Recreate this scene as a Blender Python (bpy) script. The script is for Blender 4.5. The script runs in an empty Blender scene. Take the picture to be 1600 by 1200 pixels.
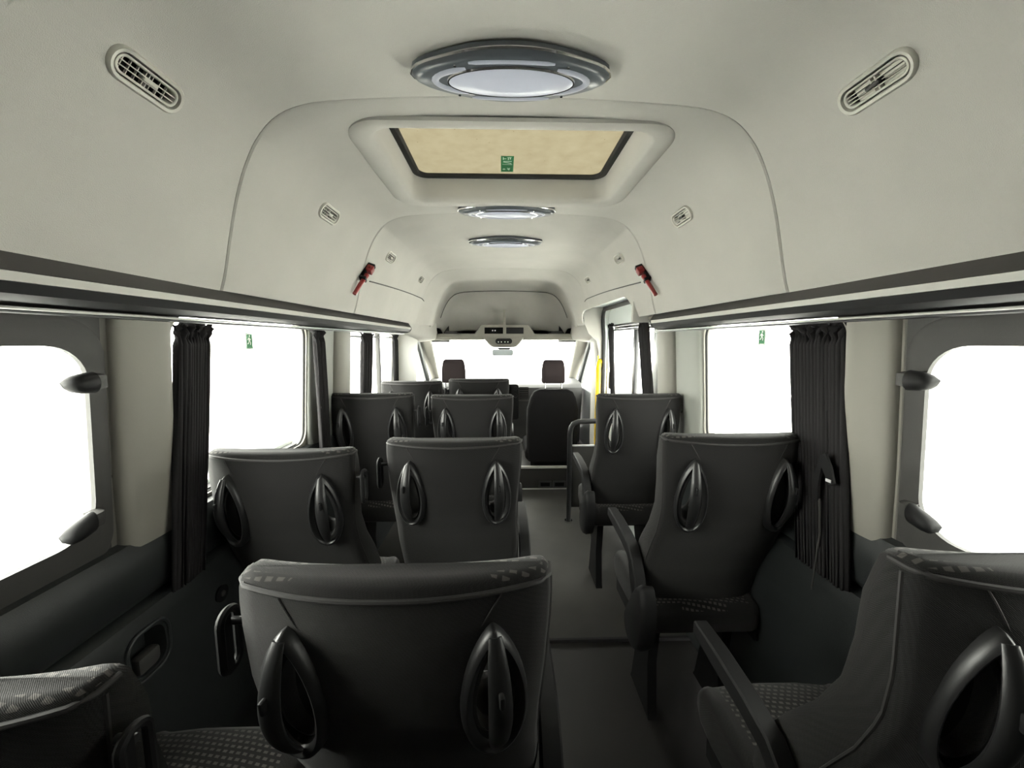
import bpy, bmesh, math, random
from mathutils import Vector, Matrix
random.seed(4)
R = math.radians
SC = bpy.context.scene
COL = SC.collection
CX = 0.02            # middle of the minibus

# ------------------------------------------------------------------ camera, sky, exposure
cam_d = bpy.data.cameras.new('camera'); cam = bpy.data.objects.new('camera', cam_d); COL.objects.link(cam)
cam.location = (0, 0, 1.40)
cam.rotation_euler = (R(90 - 6.453), 0, R(-1.43))
cam_d.sensor_width = 36; cam_d.lens = 601 / 1600 * 36; cam_d.clip_start = 0.02
SC.camera = cam
SC.view_settings.view_transform = 'Standard'; SC.view_settings.look = 'None'
SC.view_settings.gamma = 1; SC.view_settings.use_curve_mapping = False
SC.view_settings.exposure = 3.2
SC.render.film_transparent = False
w = bpy.data.worlds.new('world'); SC.world = w; w.use_nodes = True
bgn = w.node_tree.nodes['Background']
bgn.inputs['Color'].default_value = (1.0, 0.985, 0.93, 1); bgn.inputs['Strength'].default_value = 2.2
# daylight is a little stronger on the left side of the vehicle
wn = w.node_tree; wtc = wn.nodes.new('ShaderNodeTexCoord'); wsp = wn.nodes.new('ShaderNodeSeparateXYZ'); wma = wn.nodes.new('ShaderNodeMath')
wma.operation = 'MULTIPLY_ADD'; wma.inputs[1].default_value = -1.1; wma.inputs[2].default_value = 2.3
wn.links.new(wtc.outputs['Generated'], wsp.inputs[0]); wn.links.new(wsp.outputs['X'], wma.inputs[0]); wn.links.new(wma.outputs[0], bgn.inputs['Strength'])
try:
    SC.cycles.max_bounces = 10; SC.cycles.diffuse_bounces = 7; SC.cycles.transparent_max_bounces = 16
    SC.cycles.sample_clamp_indirect = 6
except Exception: pass

# ------------------------------------------------------------------ materials
MATS = {}
def mat(name, col, rough=0.6, metal=0.0, bump=0.0, bscale=400, var=0.0, vscale=6, spec=0.5, tint=None, coat=0.0):
    if name in MATS: return MATS[name]
    m = bpy.data.materials.new(name); m.use_nodes = True; nt = m.node_tree; b = nt.nodes['Principled BSDF']
    b.inputs['Base Color'].default_value = (*col, 1); b.inputs['Roughness'].default_value = rough
    b.inputs['Metallic'].default_value = metal; b.inputs['Specular IOR Level'].default_value = spec
    b.inputs['Coat Weight'].default_value = coat
    tc = nt.nodes.new('ShaderNodeTexCoord')
    if bump:
        n = nt.nodes.new('ShaderNodeTexNoise'); n.inputs['Scale'].default_value = bscale; n.inputs['Detail'].default_value = 3
        bp = nt.nodes.new('ShaderNodeBump'); bp.inputs['Strength'].default_value = bump; bp.inputs['Distance'].default_value = 0.002
        nt.links.new(tc.outputs['Object'], n.inputs['Vector']); nt.links.new(n.outputs['Fac'], bp.inputs['Height'])
        nt.links.new(bp.outputs['Normal'], b.inputs['Normal'])
    if var:
        n2 = nt.nodes.new('ShaderNodeTexNoise'); n2.inputs['Scale'].default_value = vscale; n2.inputs['Detail'].default_value = 4
        rp = nt.nodes.new('ShaderNodeMapRange'); rp.inputs['From Min'].default_value = .35; rp.inputs['From Max'].default_value = .65
        mx = nt.nodes.new('ShaderNodeMix'); mx.data_type = 'RGBA'
        t = tint or tuple(c * (1 - var) for c in col)
        mx.inputs[6].default_value = (*col, 1); mx.inputs[7].default_value = (*t, 1)
        nt.links.new(tc.outputs['Object'], n2.inputs['Vector']); nt.links.new(n2.outputs['Fac'], rp.inputs['Value'])
        nt.links.new(rp.outputs['Result'], mx.inputs[0]); nt.links.new(mx.outputs[2], b.inputs['Base Color'])
    MATS[name] = m; return m

M_head = mat('headliner_fabric', (.47, .458, .43), .95, bump=.35, bscale=650, var=.05, vscale=5, spec=.15)
M_beige = mat('beige_trim', (.22, .21, .185), .55, bump=.12, bscale=900, spec=.3)
M_greypl = mat('dark_grey_trim', (.021, .0235, .0238), .38, bump=.25, bscale=900, spec=.4)
M_frame = mat('charcoal_window_trim', (.045, .044, .042), .6, bump=.2, bscale=900, spec=.35)
M_black = mat('black_plastic', (.007, .007, .0075), .6, bump=.08, bscale=700, spec=.22)
M_handle = mat('satin_black_handle', (.012, .012, .0125), .38, bump=.05, bscale=900)
M_lining = mat('matte_lining', (.006, .006, .006), .9, spec=.1)
M_dash = mat('dashboard_plastic', (.045, .045, .045), .6, bump=.2, bscale=700)
M_rubber = mat('black_rubber', (.008, .008, .009), .7)
M_metalgrey = mat('grey_frame_metal', (.05, .05, .052), .4, metal=.6)
M_chrome = mat('chrome', (.8, .8, .8), .12, metal=1)
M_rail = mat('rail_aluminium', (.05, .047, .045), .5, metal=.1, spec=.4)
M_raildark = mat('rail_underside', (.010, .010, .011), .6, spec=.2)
M_led = mat('light_strip_diffuser', (.45, .445, .42), .35)
M_white = mat('white_painted_metal', (.66, .70, .69), .3)
M_floor = mat('rubber_floor_painted_sheen', (.045, .043, .039), .62, bump=.15, bscale=300, var=.35, vscale=3)  # lighter base colour stands in for light reflected off the far floor
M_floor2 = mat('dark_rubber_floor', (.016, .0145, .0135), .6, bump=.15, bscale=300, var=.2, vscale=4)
M_carp = mat('curtain_cloth', (.022, .021, .022), .95, bump=.4, bscale=900, spec=.1)
M_yellow = mat('yellow_handrail', (.85, .55, .01), .35)
M_red = mat('red_hammer', (.22, .012, .012), .4)
M_cab = mat('cab_seat_fabric', (.008, .0075, .008), .9, bump=.4, bscale=900, spec=.1)
M_headrest = mat('headrest_fabric', (.032, .025, .026), .9, bump=.4, bscale=900, spec=.1)
M_lampbody = mat('lamp_smoke_plastic', (.075, .085, .098), .3, coat=.15)
M_lens = mat('lamp_lens', (.50, .52, .63), .25)
M_lampled = mat('lamp_strip', (.36, .375, .45), .3)
M_green = mat('sign_green', (.01, .16, .05), .5)
M_signw = mat('sign_white', (.75, .8, .72), .5)
M_dark = mat('dark_void', (.004, .004, .004), .9, spec=.1)
M_vent = mat('vent_beige', (.50, .49, .44), .4)
M_ground = mat('pale_ground', (.8, .8, .78), .8)
M_mirror = mat('mirror_painted_reflection', (.60, .66, .68), .3, metal=.35)  # bright reflection put into a pale, mostly non-metal base colour
M_label = mat('silver_label', (.6, .6, .62), .4)

def fabric(name, pattern):
    m = bpy.data.materials.new(name); m.use_nodes = True; nt = m.node_tree; N = nt.nodes; L = nt.links
    b = N['Principled BSDF']; b.inputs['Roughness'].default_value = .88; b.inputs['Specular IOR Level'].default_value = .18
    b.inputs['Sheen Weight'].default_value = .12
    tc = N.new('ShaderNodeTexCoord')
    wv = N.new('ShaderNodeTexWave'); wv.bands_direction = 'DIAGONAL'; wv.inputs['Scale'].default_value = 260
    wv.inputs['Distortion'].default_value = .6
    nz = N.new('ShaderNodeTexNoise'); nz.inputs['Scale'].default_value = 700
    ad = N.new('ShaderNodeMath'); ad.operation = 'ADD'
    bp = N.new('ShaderNodeBump'); bp.inputs['Strength'].default_value = .35; bp.inputs['Distance'].default_value = .001
    L.new(tc.outputs['Object'], wv.inputs['Vector']); L.new(tc.outputs['Object'], nz.inputs['Vector'])
    L.new(wv.outputs['Fac'], ad.inputs[0]); L.new(nz.outputs['Fac'], ad.inputs[1])
    L.new(ad.outputs[0], bp.inputs['Height']); L.new(bp.outputs['Normal'], b.inputs['Normal'])
    base = (.0095, .0091, .009, 1)
    mk = N.new('ShaderNodeMapping'); mk.inputs['Rotation'].default_value = (R(45), R(45), R(45))
    ck = N.new('ShaderNodeTexChecker'); ck.inputs['Scale'].default_value = 520
    ck.inputs['Color1'].default_value = (.0068, .0065, .0066, 1); ck.inputs['Color2'].default_value = (.0132, .0127, .0127, 1)
    L.new(tc.outputs['Object'], mk.inputs['Vector']); L.new(mk.outputs['Vector'], ck.inputs['Vector'])
    if not pattern:
        L.new(ck.outputs['Color'], b.inputs['Base Color'])
    else:
        mp = N.new('ShaderNodeMapping'); mp.inputs['Rotation'].default_value = (0, 0, R(8)); mp.inputs['Scale'].default_value = (1, 1.0, 1)
        br = N.new('ShaderNodeTexBrick'); br.inputs['Scale'].default_value = 36
        br.inputs['Brick Width'].default_value = .62; br.inputs['Row Height'].default_value = .46
        br.inputs['Mortar Size'].default_value = .15; br.inputs['Mortar Smooth'].default_value = .3
        br.inputs['Color1'].default_value = (.075, .070, .065, 1); br.inputs['Color2'].default_value = (.055, .051, .048, 1)
        br.inputs['Mortar'].default_value = base
        L.new(tc.outputs['Object'], mp.inputs['Vector']); L.new(mp.outputs['Vector'], br.inputs['Vector'])
        L.new(br.outputs['Color'], b.inputs['Base Color'])
    return m
M_fab = fabric('seat_fabric', False); M_pat = fabric('patterned_seat_fabric', True)
M_pipe = mat('seat_piping', (.016, .015, .015), .7)

def glass(name, tint=(1, 1, 1), refl=.06):
    m = bpy.data.materials.new(name); m.use_nodes = True; nt = m.node_tree
    for n in list(nt.nodes): nt.nodes.remove(n)
    o = nt.nodes.new('ShaderNodeOutputMaterial'); t = nt.nodes.new('ShaderNodeBsdfTransparent'); g = nt.nodes.new('ShaderNodeBsdfGlossy')
    t.inputs['Color'].default_value = (*tint, 1); g.inputs['Roughness'].default_value = .02
    lw = nt.nodes.new('ShaderNodeLayerWeight'); pw = nt.nodes.new('ShaderNodeMath'); pw.operation = 'POWER'; pw.inputs[1].default_value = 5
    f = nt.nodes.new('ShaderNodeMath'); f.operation = 'MULTIPLY_ADD'; f.inputs[1].default_value = .35; f.inputs[2].default_value = .02
    nt.links.new(lw.outputs['Facing'], pw.inputs[0]); nt.links.new(pw.outputs[0], f.inputs[0])
    mx = nt.nodes.new('ShaderNodeMixShader')
    nt.links.new(f.outputs[0], mx.inputs[0]); nt.links.new(t.outputs[0], mx.inputs[1]); nt.links.new(g.outputs[0], mx.inputs[2])
    nt.links.new(mx.outputs[0], o.inputs['Surface']); return m
M_tint = glass('tinted_glass', (.45, .47, .46))
M_glass = glass('window_glass', (.97, .985, .96))

def frosted():
    m = bpy.data.materials.new('dusty_hatch_glass'); m.use_nodes = True; nt = m.node_tree; N = nt.nodes; L = nt.links
    for n in list(N): N.remove(n)
    o = N.new('ShaderNodeOutputMaterial'); tr = N.new('ShaderNodeBsdfTranslucent'); d = N.new('ShaderNodeBsdfDiffuse')
    tc = N.new('ShaderNodeTexCoord'); nz = N.new('ShaderNodeTexNoise'); nz.inputs['Scale'].default_value = 22; nz.inputs['Detail'].default_value = 8
    cr = N.new('ShaderNodeValToRGB'); cr.color_ramp.elements[0].position = .3; cr.color_ramp.elements[0].color = (.176, .164, .130, 1)
    cr.color_ramp.elements[1].position = .7; cr.color_ramp.elements[1].color = (.196, .186, .151, 1)
    vo = N.new('ShaderNodeTexVoronoi'); vo.inputs['Scale'].default_value = 26
    lt = N.new('ShaderNodeMath'); lt.operation = 'LESS_THAN'; lt.inputs[1].default_value = .045
    mx2 = N.new('ShaderNodeMix'); mx2.data_type = 'RGBA'; mx2.inputs[7].default_value = (.10, .08, .04, 1)
    mx = N.new('ShaderNodeMixShader'); mx.inputs[0].default_value = .15
    L.new(tc.outputs['Object'], nz.inputs['Vector']); L.new(tc.outputs['Object'], vo.inputs['Vector'])
    L.new(nz.outputs['Fac'], cr.inputs[0]); L.new(vo.outputs['Distance'], lt.inputs[0]); L.new(lt.outputs[0], mx2.inputs[0])
    L.new(cr.outputs[0], mx2.inputs[6]); L.new(mx2.outputs[2], tr.inputs['Color']); L.new(mx2.outputs[2], d.inputs['Color'])
    L.new(tr.outputs[0], mx.inputs[1]); L.new(d.outputs[0], mx.inputs[2]); L.new(mx.outputs[0], o.inputs['Surface'])
    return m
M_hatch = frosted()

# ------------------------------------------------------------------ mesh helpers
class MB:
    def __init__(s): s.v = []; s.f = []; s.mi = []
    def add(s, vs, fs, mi=0):
        o = len(s.v); s.v += [tuple(v) for v in vs]; s.f += [tuple(i + o for i in f) for f in fs]; s.mi += [mi] * len(fs); return s
    def loft(s, rings, closed=True, caps=True, mi=0):
        n = len(rings[0]); vs = [p for r in rings for p in r]; fs = []
        for k in range(len(rings) - 1):
            for i in range(n if closed else n - 1):
                j = (i + 1) % n; fs.append((k * n + i, k * n + j, (k + 1) * n + j, (k + 1) * n + i))
        if caps and closed:
            fs.append(tuple(range(n))[::-1]); fs.append(tuple((len(rings) - 1) * n + i for i in range(n)))
        return s.add(vs, fs, mi)
    def box(s, x0, x1, y0, y1, z0, z1, mi=0, bev=0.0, seg=2, M=None):
        bm = bmesh.new(); bmesh.ops.create_cube(bm, size=1)
        for v in bm.verts: v.co = Vector(((x0 + x1) / 2 + v.co.x * (x1 - x0), (y0 + y1) / 2 + v.co.y * (y1 - y0), (z0 + z1) / 2 + v.co.z * (z1 - z0)))
        if bev: bmesh.ops.bevel(bm, geom=list(bm.edges), offset=bev, segments=seg, profile=.5, affect='EDGES')
        bm.verts.index_update()
        s.add([(M @ v.co) if M else v.co for v in bm.verts], [[v.index for v in f.verts] for f in bm.faces], mi); bm.free(); return s
    def tube(s, pts, r, n=10, mi=0, closed=False, flat=1.0, up=None):
        pts = [Vector(p) for p in pts]; rings = []; m = len(pts); prev = None
        for i, p in enumerate(pts):
            if closed: t = pts[(i + 1) % m] - pts[i - 1]
            else: t = pts[min(i + 1, m - 1)] - pts[max(i - 1, 0)]
            t.normalize()
            if up is not None: a = Vector(up).cross(t)
            elif prev is not None: a = prev - t * prev.dot(t)
            else: a = t.cross(Vector((0, 0, 1)) if abs(t.z) < .9 else Vector((1, 0, 0)))
            a.normalize(); prev = a; b = t.cross(a)
            rr = r[i] if isinstance(r, (list, tuple)) else r
            rings.append([p + a * math.cos(2 * math.pi * k / n) * rr + b * math.sin(2 * math.pi * k / n) * rr * flat for k in range(n)])
        if closed:
            rings.append(rings[0]); return s.loft(rings, caps=False, mi=mi)
        return s.loft(rings, mi=mi)
    def xform(s, M): s.v = [tuple(M @ Vector(v)) for v in s.v]; return s
    def build(s, name, mats, parent=None, ang=40, smooth=True):
        me = bpy.data.meshes.new(name); me.from_pydata(s.v, [], s.f); 
        if not isinstance(mats, (list, tuple)): mats = [mats]
        for m in mats: me.materials.append(m)
        me.polygons.foreach_set('material_index', s.mi)
        bm = bmesh.new(); bm.from_mesh(me); bmesh.ops.recalc_face_normals(bm, faces=list(bm.faces)); bm.to_mesh(me); bm.free()
        if smooth:
            me.shade_smooth() if hasattr(me, 'shade_smooth') else None
            me.set_sharp_from_angle(angle=R(ang))
        me.update(); o = bpy.data.objects.new(name, me); COL.objects.link(o)
        if parent: o.parent = parent
        return o
def tag(o, label=None, cat=None, group=None, kind=None):
    if label: o['label'] = label
    if cat: o['category'] = cat
    if group: o['group'] = group
    if kind: o['kind'] = kind
    return o
def empty(name, loc, rz=0, **k):
    o = bpy.data.objects.new(name, None); COL.objects.link(o); o.location = loc; o.rotation_euler = (0, 0, rz); o.empty_display_size = .05
    return tag(o, **k)
def copy_tree(o, parent=None):
    c = o.copy(); COL.objects.link(c)
    if parent: c.parent = parent
    for ch in list(o.children):
        copy_tree(ch, c)
    return c
def boolean(o, cutters, op='DIFFERENCE'):
    for c in cutters:
        md = o.modifiers.new('b', 'BOOLEAN'); md.object = c; md.operation = op; md.solver = 'EXACT'
    dg = bpy.context.evaluated_depsgraph_get(); dg.update()
    me = bpy.data.meshes.new_from_object(o.evaluated_get(dg)); old = o.data; o.modifiers.clear(); o.data = me; me.name = old.name
    me.shade_smooth(); me.set_sharp_from_angle(angle=R(35))
    for c in cutters:
        bpy.data.objects.remove(c, do_unlink=True)
    return o
def rrect(a0, a1, b0, b1, r, n=6):
    out = []
    for (ca, cb, s0) in ((a1 - r, b1 - r, 0), (a0 + r, b1 - r, 90), (a0 + r, b0 + r, 180), (a1 - r, b0 + r, 270)):
        for k in range(n + 1):
            t = R(s0 + 90 * k / n); out.append((ca + r * math.cos(t), cb + r * math.sin(t)))
    return out
def cutter_x(x0, x1, y0, y1, z0, z1, r):          # rounded window cutter running along x
    p = rrect(y0, y1, z0, z1, r, 8)
    return MB().loft([[(x0, a, b) for a, b in p], [(x1, a, b) for a, b in p]]).build('cut', M_dark)
def sx(side, rel): return CX + side * rel

# ------------------------------------------------------------------ outside ground, floor
g = MB().box(-30, 30, -30, 40, -.75, -.65).build('ground', M_ground); tag(g, kind='structure')
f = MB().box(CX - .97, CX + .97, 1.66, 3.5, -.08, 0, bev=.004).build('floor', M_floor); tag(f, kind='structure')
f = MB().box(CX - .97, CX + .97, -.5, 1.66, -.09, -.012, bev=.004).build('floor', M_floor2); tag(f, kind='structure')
f = MB().box(CX - .97, CX + .97, 1.652, 1.668, -.05, .003, bev=.002).build('trim_1', M_rubber); tag(f, kind='structure')

# ------------------------------------------------------------------ side walls
WZ = [(.80, .905), (.92, .905), (1.10, .897), (1.30, .883), (1.50, .868), (1.60, .860)]   # inner surface (z, rel x)
def wallx(z):
    for (z0, x0), (z1, x1) in zip(WZ, WZ[1:]):
        if z <= z1: return x0 + (x1 - x0) * (z - z0) / (z1 - z0)
    return WZ[-1][1]
WT = .045
def side_wall(side, name, y0, y1, cuts, m, WT=WT):
    prof = [(sx(side, x), z) for z, x in WZ] + [(sx(side, x + WT), z) for z, x in reversed(WZ)]
    o = MB().loft([[(a, y0, b) for a, b in prof], [(a, y1, b) for a, b in prof]]).build(name, m)
    if cuts: boolean(o, [cutter_x(sx(side, .7), sx(side, 1.1), *c) for c in cuts])
    return tag(o, kind='structure')
WL = [(1.02, 1.715, .945, 1.47, .06), (2.16, 3.10, .945, 1.462, .05)]
side_wall(-1, 'wall_left', .845, 3.55, WL, M_beige)
WR = [(.985, 1.70, .945, 1.47, .06)]
side_wall(1, 'wall_right', .835, 2.16, WR, M_beige)
for side, nm in ((-1, 'wall_left'), (1, 'wall_right')):
    side_wall(side, nm, -.46, .865 if side < 0 else .84, [(.22, .835 if side < 0 else .805, .975, 1.400, .075)], M_frame, WT=.010)  # unseen rear end of each opening closed up to darken the back

# raised, rounded panel of the rear side windows
WO = lambda YO: (.24, YO, .985, 1.390, .075)
def rear_panel(side, n):
    th = .010; YE = .85 if side < 0 else .832; YO = .812 if side < 0 else .787
    def inner(z): return wallx(z) - th
    rings = []
    for (off, dx) in ((0, 0), (0, -th * .7), (.008, -th)):
        q = rrect(-.44 + off, YE - off, .90 + off, 1.447 - off, .085 - off, 8)
        rings.append([(sx(side, wallx(z) + .004 + dx), y, z) for y, z in q])
    o = MB().loft(rings).build('trim_%d' % n, M_frame)
    boolean(o, [cutter_x(sx(side, .7), sx(side, 1.1), *WO(YO))])
    tag(o, kind='structure')
    # header trim blocks above the panel
    q = MB().box(min(sx(side, .845), sx(side, .88)), max(sx(side, .845), sx(side, .88)), -.44, .70, 1.452, 1.485, bev=.003)
    q.box(min(sx(side, .845), sx(side, .88)), max(sx(side, .845), sx(side, .88)), .71, .80, 1.452, 1.485, bev=.003)
    tag(q.build('trim_%d' % (n + 1), M_frame), kind='structure')
rear_panel(-1, 2); rear_panel(1, 4)

# rounded pillar covers
def pillar(side, y0, y1, z0, z1, n, m=M_beige, bulge=.038, sup=3.0, taper=0.0):
    rings = []; K = 20; zs = [z0 + (z1 - z0) * k / 10 for k in range(11)]
    for z in zs:
        t = (z - z0) / (z1 - z0); c = (y0 + y1) / 2; h = (y1 - y0) / 2 * (1 + taper * (1 - t))
        bl = bulge * (1 + .25 * (1 - t))
        ring = []
        for k in range(K + 1):
            a = math.pi * k / K; cc = math.cos(a); ss = math.sin(a)
            yy = c - h * math.copysign(abs(cc) ** (2 / sup), cc); xx = bl * abs(ss) ** (2 / sup)
            ring.append((sx(side, wallx(z) + .006 - xx), yy, z))
        rings.append(ring)
    return tag(MB().loft(rings).build('trim_%d' % n, m), kind='structure')
pillar(-1, .858, 1.012, .915, 1.50, 6, bulge=.03); pillar(1, .845, .978, .915, 1.50, 7, bulge=.03)
M_greyb = mat('pale_grey_trim', (.25, .255, .235), .55, bump=.12, bscale=900, spec=.3)
pillar(-1, 1.72, 1.97, .90, 1.50, 8, m=M_greyb, bulge=.022, sup=4); pillar(-1, 1.965, 2.145, .90, 1.50, 9, bulge=.045)
pillar(1, 1.71, 1.965, .90, 1.50, 10, m=M_greyb, bulge=.022, sup=4); pillar(1, 1.96, 2.15, .90, 1.50, 11, bulge=.05)
pillar(-1, 3.13, 3.85, .60, 1.50, 12, bulge=.05)
pillar(1, 3.50, 3.80, .60, 1.60, 13, bulge=.05)
# front door pillars of the left wall (solid)
o = MB().box(sx(-1, .95), sx(-1, .89), 3.5, 3.9, 0, 1.55).build('wall_left', M_beige); tag(o, kind='structure')
o = MB().box(sx(1, .875), sx(1, .95), 3.345, 3.85, 0, 1.50).build('wall_right', M_beige); tag(o, kind='structure')

# lower trim: shoulder, groove, lower panel
def lower(side, y0, y1, n):
    up = [(.906, .935), (.885, .928), (.872, .905), (.868, .86), (.872, .80), (.884, .782), (.93, .782), (.95, .935)]
    lo = [(.93, .775), (.882, .772), (.868, .762), (.860, .735), (.856, .66), (.862, .50), (.875, .35), (.895, .20), (.90, .12), (.87, .05), (.86, 0), (.95, 0), (.95, .775)]
    tag(MB().loft([[(sx(side, x), y, z) for x, z in up] for y in (y0, y1)]).build('trim_%d' % n, M_greypl), kind='structure')
    o = MB().loft([[(sx(side, x), y, z) for x, z in lo] for y in (y0, y1)]).build('trim_%d' % (n + 1), M_greypl)
    return tag(o, kind='structure')
lo_l = lower(-1, -.46, 3.5, 14); lo_r = lower(1, -.46, 2.17, 16)
tag(MB().box(sx(-1, .97), sx(-1, .925), -.46, 3.5, 0, .95).build('wall_left', M_rubber), kind='structure')
tag(MB().box(sx(1, .925), sx(1, .97), -.46, 2.17, 0, .95).build('wall_right', M_rubber), kind='structure')
# oval cup recesses cut in the lower panels
def cup(side, y0, y1, z0, z1):
    p = rrect(y0, y1, z0, z1, .035, 8); q = rrect(y0 + .01, y1 - .01, z0 + .01, z1 - .01, .03, 8)
    xs = sorted((sx(side, .80), sx(side, .90)))
    return MB().loft([[(sx(side, .80), a, b) for a, b in p], [(sx(side, .905), a, b) for a, b in q]]).build('cut', M_greypl)
boolean(lo_l, [cup(-1, .805, .905, .615, .725)]); boolean(lo_r, [cup(1, .72, .82, .615, .725)])
def cup_rim(side, y0, y1, z0, z1, lab):
    e = empty('panel_recess', (sx(side, .862), (y0 + y1) / 2, z0), label=lab, cat='recess', group='recessed cups in the side panels')
    p = rrect(y0 - .004, y1 + .004, z0 - .004, z1 + .004, .038, 6)
    base = Vector(e.location)
    def px(z): return .857 if z > .6 else .860
    MB().tube([Vector((sx(side, px(b)), a, b)) - base for a, b in p], .005, 8, closed=True).build('rim', M_greypl, e)
    MB().box(.002 if side > 0 else -.03, .03 if side > 0 else -.002, y0 - base.y + .03, y1 - base.y - .012, .0, .045, bev=.008).build('latch_block', M_frame, e)
cup_rim(-1, .805, .905, .615, .725, 'rounded recess in the dark lower left panel beside the near middle seat')
cup_rim(1, .72, .82, .615, .725, 'rounded recess in the dark lower right panel by the near right seat')
# round socket button
e = empty('panel_button', (sx(-1, .857), 1.085, .655), label='round black button with pale centre on the lower left panel', cat='button')
def disc(mb, r, x0, x1, n=28, mi=0):
    mb.loft([[(x, r * math.cos(2 * math.pi * k / n), r * math.sin(2 * math.pi * k / n)) for k in range(n)] for x in (x0, x1)], mi=mi); return mb
disc(MB(), .024, -.004, .006).build('bezel', M_black, e); disc(MB(), .008, .004, .009).build('centre', M_rail, e)

# white body ledges outside the rear windows
for side, n in ((-1, 18), (1, 19)):
    a, b = sorted((sx(side, .955), sx(side, 1.03)))
    tag(MB().box(a, b, -.5, 1.8, .90, .965, bev=.01).build('trim_%d' % n, M_white), kind='structure')

# ------------------------------------------------------------------ glazing
def pane(name, side, y0, y1, z0, z1, off=.03):
    q = [(sx(side, wallx(z0) + off), z0), (sx(side, wallx(z1) + off), z1), (sx(side, wallx(z1) + off + .004), z1), (sx(side, wallx(z0) + off + .004), z0)]
    return tag(MB().loft([[(a, y, b) for a, b in q] for y in (y0, y1)]).build(name, M_glass), kind='structure')
wins = []
wins.append(pane('window_1', -1, .2, .86, .95, 1.42, .014)); wins.append(pane('window_2', -1, 1.0, 1.73, .93, 1.48))
wins.append(pane('window_3', -1, 2.14, 3.12, .93, 1.475)); wins.append(pane('window_4', 1, .2, .83, .95, 1.42, .014))
wins.append(pane('window_5', 1, .965, 1.72, .93, 1.48))
# window seals
def seal(side, y0, y1, z0, z1, r, n, rad=.005, off=.012):
    p = rrect(y0, y1, z0, z1, r, 8)
    tag(MB().tube([(sx(side, wallx(z) + off), y, z) for y, z in p], rad, 6, closed=True).build('trim_%d' % n, M_rubber), kind='structure')
seal(-1, 1.02, 1.715, .945, 1.47, .06, 20); seal(1, .985, 1.70, .945, 1.47, .06, 21)
seal(-1, 2.16, 3.10, .945, 1.462, .05, 22)
seal(-1, .23, .822, .978, 1.397, .075, 23, .004, .006); seal(1, .23, .797, .978, 1.397, .075, 24, .004, .006)
# left third window: dark top slider bar and middle divider
q = MB().box(*sorted((sx(-1, .875), sx(-1, .90))), 2.17, 3.09, 1.418, 1.428, bev=.002)
q.box(*sorted((sx(-1, .885), sx(-1, .915))), 2.74, 2.765, .95, 1.46, bev=.003)
tag(q.build('trim_25', M_frame), kind='structure')

# ------------------------------------------------------------------ ceiling (headliner)
HP = [(.757, 1.530), (.738, 1.575), (.716, 1.640), (.690, 1.715), (.663, 1.780), (.638, 1.828), (.605, 1.876), (.560, 1.918), (.505, 1.943), (.42, 1.957), (.21, 1.967), (0, 1.970)]
def hprof(kx=1.0, zf=lambda z: z, out=0.0):
    pts = [(-x * kx - (out if x > .1 else 0), zf(z) + out) for x, z in HP] + [(x * kx + (out if x > .1 else 0), zf(z) + out) for x, z in HP[-2::-1]]
    return pts
def cap_smooth(pts, k=3):          # resample with a Catmull-Rom curve
    out = []
    n = len(pts)
    for i in range(n - 1):
        p0, p1, p2, p3 = pts[max(i - 1, 0)], pts[i], pts[i + 1], pts[min(i + 2, n - 1)]
        for j in range(k):
            t = j / k
            out.append(tuple(.5 * ((2 * p1[d]) + (-p0[d] + p2[d]) * t + (2 * p0[d] - 5 * p1[d] + 4 * p2[d] - p3[d]) * t * t + (-p0[d] + 3 * p1[d] - 3 * p2[d] + p3[d]) * t ** 3) for d in range(2)))
    out.append(pts[-1]); return out
def ceil_section(ylist, th=.008, name='ceiling'):
    """ylist: (y at crown, y at base, kx, dz function)"""
    rings = []
    for (yc, yb, kx, zf, dx) in ylist:
        inn = cap_smooth(hprof(kx, zf)); ring = []
        cen = (0, 1.5)
        def yy(z): t = max(0, min(1, (1.97 - z) / .44)); return yc + (yb - yc) * t
        a = []
        for i, (x, z) in enumerate(inn):
            d = Vector((x, z - 1.45)); d.normalize(); a.append(((x + d.x * dx), z + d.y * dx * (1 if z > 1.6 else 0)))
        b = []
        for (x, z) in a:
            d = Vector((x, z - 1.45)).normalized(); b.append((x + d.x * th, z + d.y * th))
        ring = [(CX + x, yy(z), z) for x, z in a] + [(CX + x, yy(z), z) for x, z in reversed(b)]
        rings.append(ring)
    return MB().loft(rings).build(name, M_head, ang=30)
ID = lambda z: z
# rear section, slightly proud of the next one at its rounded rear edge
o = ceil_section([(-.47, -.47, 1.016, ID, .001), (.3, .3, 1.009, ID, .001), (.9765, 1.0465, 1.001, ID, .001)]); tag(o, kind='structure'); rear_c = o
mid = ceil_section([(.979, 1.049, 1.0, ID, .002), (.983, 1.053, .999, ID, -.001), (1.05, 1.12, .996, ID, -.003), (1.5, 1.6, .985, ID, -.002), (1.795, 1.905, .98, ID, -.002)])
hcut = rrect(CX - .39, CX + .41, 1.075, 1.625, .07, 8)
c = MB().loft([[(a, b, z) for a, b in hcut] for z in (1.8, 2.2)]).build('cut', M_dark); boolean(mid, [c]); tag(mid, kind='structure')
front = ceil_section([(1.799, 1.909, .978, ID, .001), (1.804, 1.914, .977, ID, -.003), (2.4, 2.5, .965, ID, -.004), (3.12, 3.14, .96, ID, -.004)])
tag(front, kind='structure')
door_cut = lambda: cutter_x(sx(1, .60), sx(1, 1.2), 2.17, 3.335, .02, 1.655, .11)
boolean(front, [door_cut()])
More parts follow.
